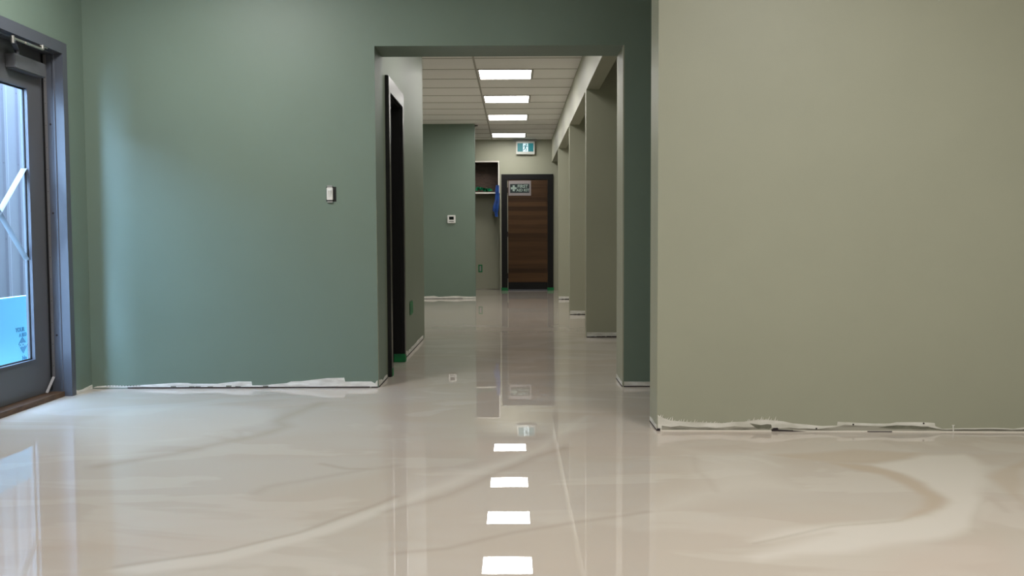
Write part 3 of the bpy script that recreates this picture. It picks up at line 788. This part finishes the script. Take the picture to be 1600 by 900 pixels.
# blue tape hanging from the shelf's lower corner
bt = bmesh.new()
path = [(-0.318, 1.975, 0.030), (-0.322, 1.92, 0.034), (-0.326, 1.85, 0.036), (-0.322, 1.78, 0.040), (-0.326, 1.70, 0.042), (-0.338, 1.60, 0.046), (-0.346, 1.52, 0.046), (-0.346, 1.46, 0.026), (-0.340, 1.385, 0.026)]
prev = None
for i, (x, z, hw) in enumerate(path):
    y = FAR - 0.006 - 0.012 * math.sin(i * 0.9) ** 2
    row = [bt.verts.new((x - hw - (0.02 if i in (5, 6) else 0), y - 0.004, z - (0.01 if i in (5, 6) else 0))), bt.verts.new((x - hw * 0.3, y + 0.002, z)), bt.verts.new((x + hw * 0.4, y - 0.006, z)), bt.verts.new((x + hw, y - 0.002, z))]
    if prev:
        for k in range(3):
            bt.faces.new((prev[k], prev[k + 1], row[k + 1], row[k]))
    prev = row
me = bpy.data.meshes.new('hanging_tape')
bmesh.ops.recalc_face_normals(bt, faces=bt.faces)
bt.to_mesh(me); bt.free()
me.materials.append(M['blue_tape'])
o = bpy.data.objects.new('hanging_tape', me)
COL.objects.link(o)
sm = o.modifiers.new('solid', 'SOLIDIFY'); sm.thickness = 0.003
tag(o, 'blue tape strip hanging from the shelf corner beside the plank door', 'tape')

# ------------------------------------------------------------------ small wall fittings
# switch without its cover plate
sw = empty('light_switch', (-1.18, W0, 1.253))
tag(sw, 'white light switch without cover plate on the green wall', 'light switch')
bx = MB()
bx.prism([(-1.210, 1.206), (-1.146, 1.206), (-1.146, 1.300), (-1.210, 1.300)], 'y', W0 - 0.0015, W0 + 0.0005)
bx.build('wall_box', M['rubber'], sw)
MB().box(-1.205, -1.166, W0 - 0.018, W0 - 0.0016, 1.214, 1.296, 0.003).build('body', M['white_plastic'], sw)
MB().prism([(W0 - 0.018, 1.232), (W0 - 0.022, 1.250), (W0 - 0.030, 1.276), (W0 - 0.018, 1.280)], 'x', -1.195, -1.176).build('rocker', M['white_plastic'], sw)
for z in (1.3035, 1.2035):
    MB().box(-1.203, -1.168, W0 - 0.010, W0 - 0.0005, z - 0.005, z + 0.006, 0.001).build('mounting_ear', M['grey_plastic'], sw)
# thermostat
th_o = empty('thermostat', (-1.02, G0, 1.29))
tag(th_o, 'small white thermostat on the green partition', 'thermostat')
MB().box(-1.088, -0.958, G0 - 0.030, G0 - 0.0005, 1.226, 1.358, 0.006).build('body', M['white_plastic'], th_o)
MB().box(-1.060, -0.986, G0 - 0.0325, G0 - 0.0295, 1.283, 1.333).build('screen', M['screen'], th_o)
MB().box(-1.062, -0.984, G0 - 0.033, G0 - 0.0295, 1.246, 1.262, 0.001).build('button', M['grey_plastic'], th_o)
# taped outlets
ot = empty('wall_outlet', (XH, 7.84, 0.38))
tag(ot, 'wall outlet covered in green tape beyond the black doorway', 'outlet')
MB().prism([(7.795, 0.332), (7.885, 0.334), (7.888, 0.426), (7.792, 0.428)], 'x', XH + 0.0005, XH + 0.004).build('box', M['gap'], ot)
MB().prism([(7.73, 0.325), (7.80, 0.318), (7.90, 0.326), (7.965, 0.33), (7.95, 0.42), (7.90, 0.44), (7.80, 0.432), (7.74, 0.44)], 'x', XH + 0.0042, XH + 0.0055).build('tape', M['green_tape'], ot)
ot = empty('wall_outlet', (-0.66, FAR + 0.45, 0.4))
tag(ot, 'far wall outlet ringed with green tape under the open shelf', 'outlet')
oy = FAR + 0.45
ring = MB()
ring.box(-0.705, -0.628, oy - 0.010, oy - 0.0005, 0.455, 0.478).box(-0.705, -0.628, oy - 0.010, oy - 0.0005, 0.330, 0.353)
ring.box(-0.705, -0.684, oy - 0.010, oy - 0.0005, 0.353, 0.455).box(-0.649, -0.628, oy - 0.010, oy - 0.0005, 0.353, 0.455)
ring.build('tape', M['green_tape'], ot)
MB().box(-0.684, -0.649, oy - 0.012, oy - 0.0005, 0.353, 0.455, 0.002).build('socket', M['grey_plastic'], ot)
# masking tape around the casing feet
def tape_wrap(name, boxes, label):
    b_ = MB()
    for bx_ in boxes: b_.box(*bx_)
    return tag(b_.build(name, M['green_tape']), label, 'tape', 'green masking tape around casing feet')
tape_wrap('masking_tape', [(XH - 0.13, XH + 0.028, HD1 - 0.0205, HD1 - 0.0185, 0.002, 0.066), (XH + 0.0262, XH + 0.028, HD1 - 0.0205, CY1, 0.002, 0.05)],
          'green tape at the foot of the black doorway, on its far jamb')
tape_wrap('masking_tape', [(XH + 0.0262, XH + 0.0276, CY0 + 0.02, CY0 + 0.086, 0.0, 0.055), (XH + 0.02, XH + 0.0276, CY0 + 0.086, CY0 + 0.0878, 0.0, 0.055)],
          'green tape at the foot of the black doorway, on its near casing')
tape_wrap('masking_tape', [(FX0 - 0.010, IX0 + 0.005, FAR - 0.0305, FAR - 0.0285, 0.0, 0.055), (FX0 - 0.010, FX0 - 0.001, FAR - 0.0285, FAR - 0.001, 0.0, 0.055)],
          'green tape at the left foot of the plank door casing')
tape_wrap('masking_tape', [(IX1 - 0.01, FX1 + 0.008, FAR - 0.0305, FAR - 0.0285, 0.0, 0.055), (FX1 + 0.001, FX1 + 0.008, FAR - 0.0285, FAR - 0.001, 0.0, 0.055)],
          'green tape at the right foot of the plank door casing')
# clip at the partition's top corner
tag(MB().box(-0.6395, -0.592, G0 + 0.02, G0 + 0.045, CEIL - 0.034, CEIL - 0.022).box(-0.6395, -0.630, G0 + 0.012, G0 + 0.053, CEIL - 0.044, CEIL - 0.012).build('wall_clip', M['gap']),
    'small dark clip at the top corner of the green partition', 'clip')

# ------------------------------------------------------------------ outside the glazed door
struct(MB().box(-6.5, XL - 0.19, 0.5, 11, -0.12, -0.03).build('ground', M['asphalt']), 'gravel outside the glazed door', 'ground')
CXW = -4.35
prof = []
y = 2.0
while y < 10.5:
    prof += [(CXW, y), (CXW, y + 0.10), (CXW + 0.010, y + 0.125), (CXW + 0.010, y + 0.165), (CXW, y + 0.19)]
    y += 0.23
prof += [(CXW, y), (CXW - 0.06, y), (CXW - 0.06, 2.0)]
o = MB().prism([(p_[0], p_[1]) for p_ in prof], 'z', -0.03, 2.45).build('wall_outside', M['container'])
struct(o, 'ribbed metal siding outside the glazed door', 'wall')
sc_ = MB()
for z in (1.63, 0.98, 2.25):
    y = 6.2
    while y < 8.6:
        sc_.tube((CXW, y + 0.055, z), (CXW + 0.006, y + 0.055, z), 0.008, 0.006, 8)
        y += 0.23
sc_.build('screw_row', M['gap'], o)

fb = empty('foam_board', (-3.2, 5.8, -0.03))
tag(fb, 'sky blue foam insulation board leaning outside the glazed door', 'board')
MB().prism([(4.6, 0.60), (6.45, 0.603), (6.45, -0.02), (5.60, -0.028), (5.665, 0.16), (5.635, 0.30), (5.60, 0.36), (4.6, 0.42)], 'x', -3.25, -3.2).build('panel', M['foam'], fb)
fx = -3.1985
lettering('lettering', 'YOUR', 0.038, M['ink'], fb, Matrix.Translation((fx, 5.913, 0.388)) @ FACE_X, bold=0.001)
lettering('lettering', 'A BLD', 0.032, M['ink'], fb, Matrix.Translation((fx, 5.945, 0.352)) @ FACE_X, bold=0.001)
MB().prism([(5.890, 0.296), (5.938, 0.352 - 0.012), (5.998, 0.283), (5.945, 0.232)], 'x', fx - 0.001, fx + 0.0005).build('diamond', M['ink'], fb)
lettering('lettering', 'DOW', 0.036, M['foam_light'], fb, Matrix.Translation((fx + 0.001, 5.945, 0.287)) @ FACE_X, bold=0.001)
lettering('lettering', 'No', 0.040, M['ink'], fb, Matrix.Translation((fx, 5.955, 0.200)) @ FACE_X, bold=0.001)
lettering('lettering', 'V', 0.030, M['ink'], fb, Matrix.Translation((fx, 5.960, 0.165)) @ FACE_X, bold=0.001)
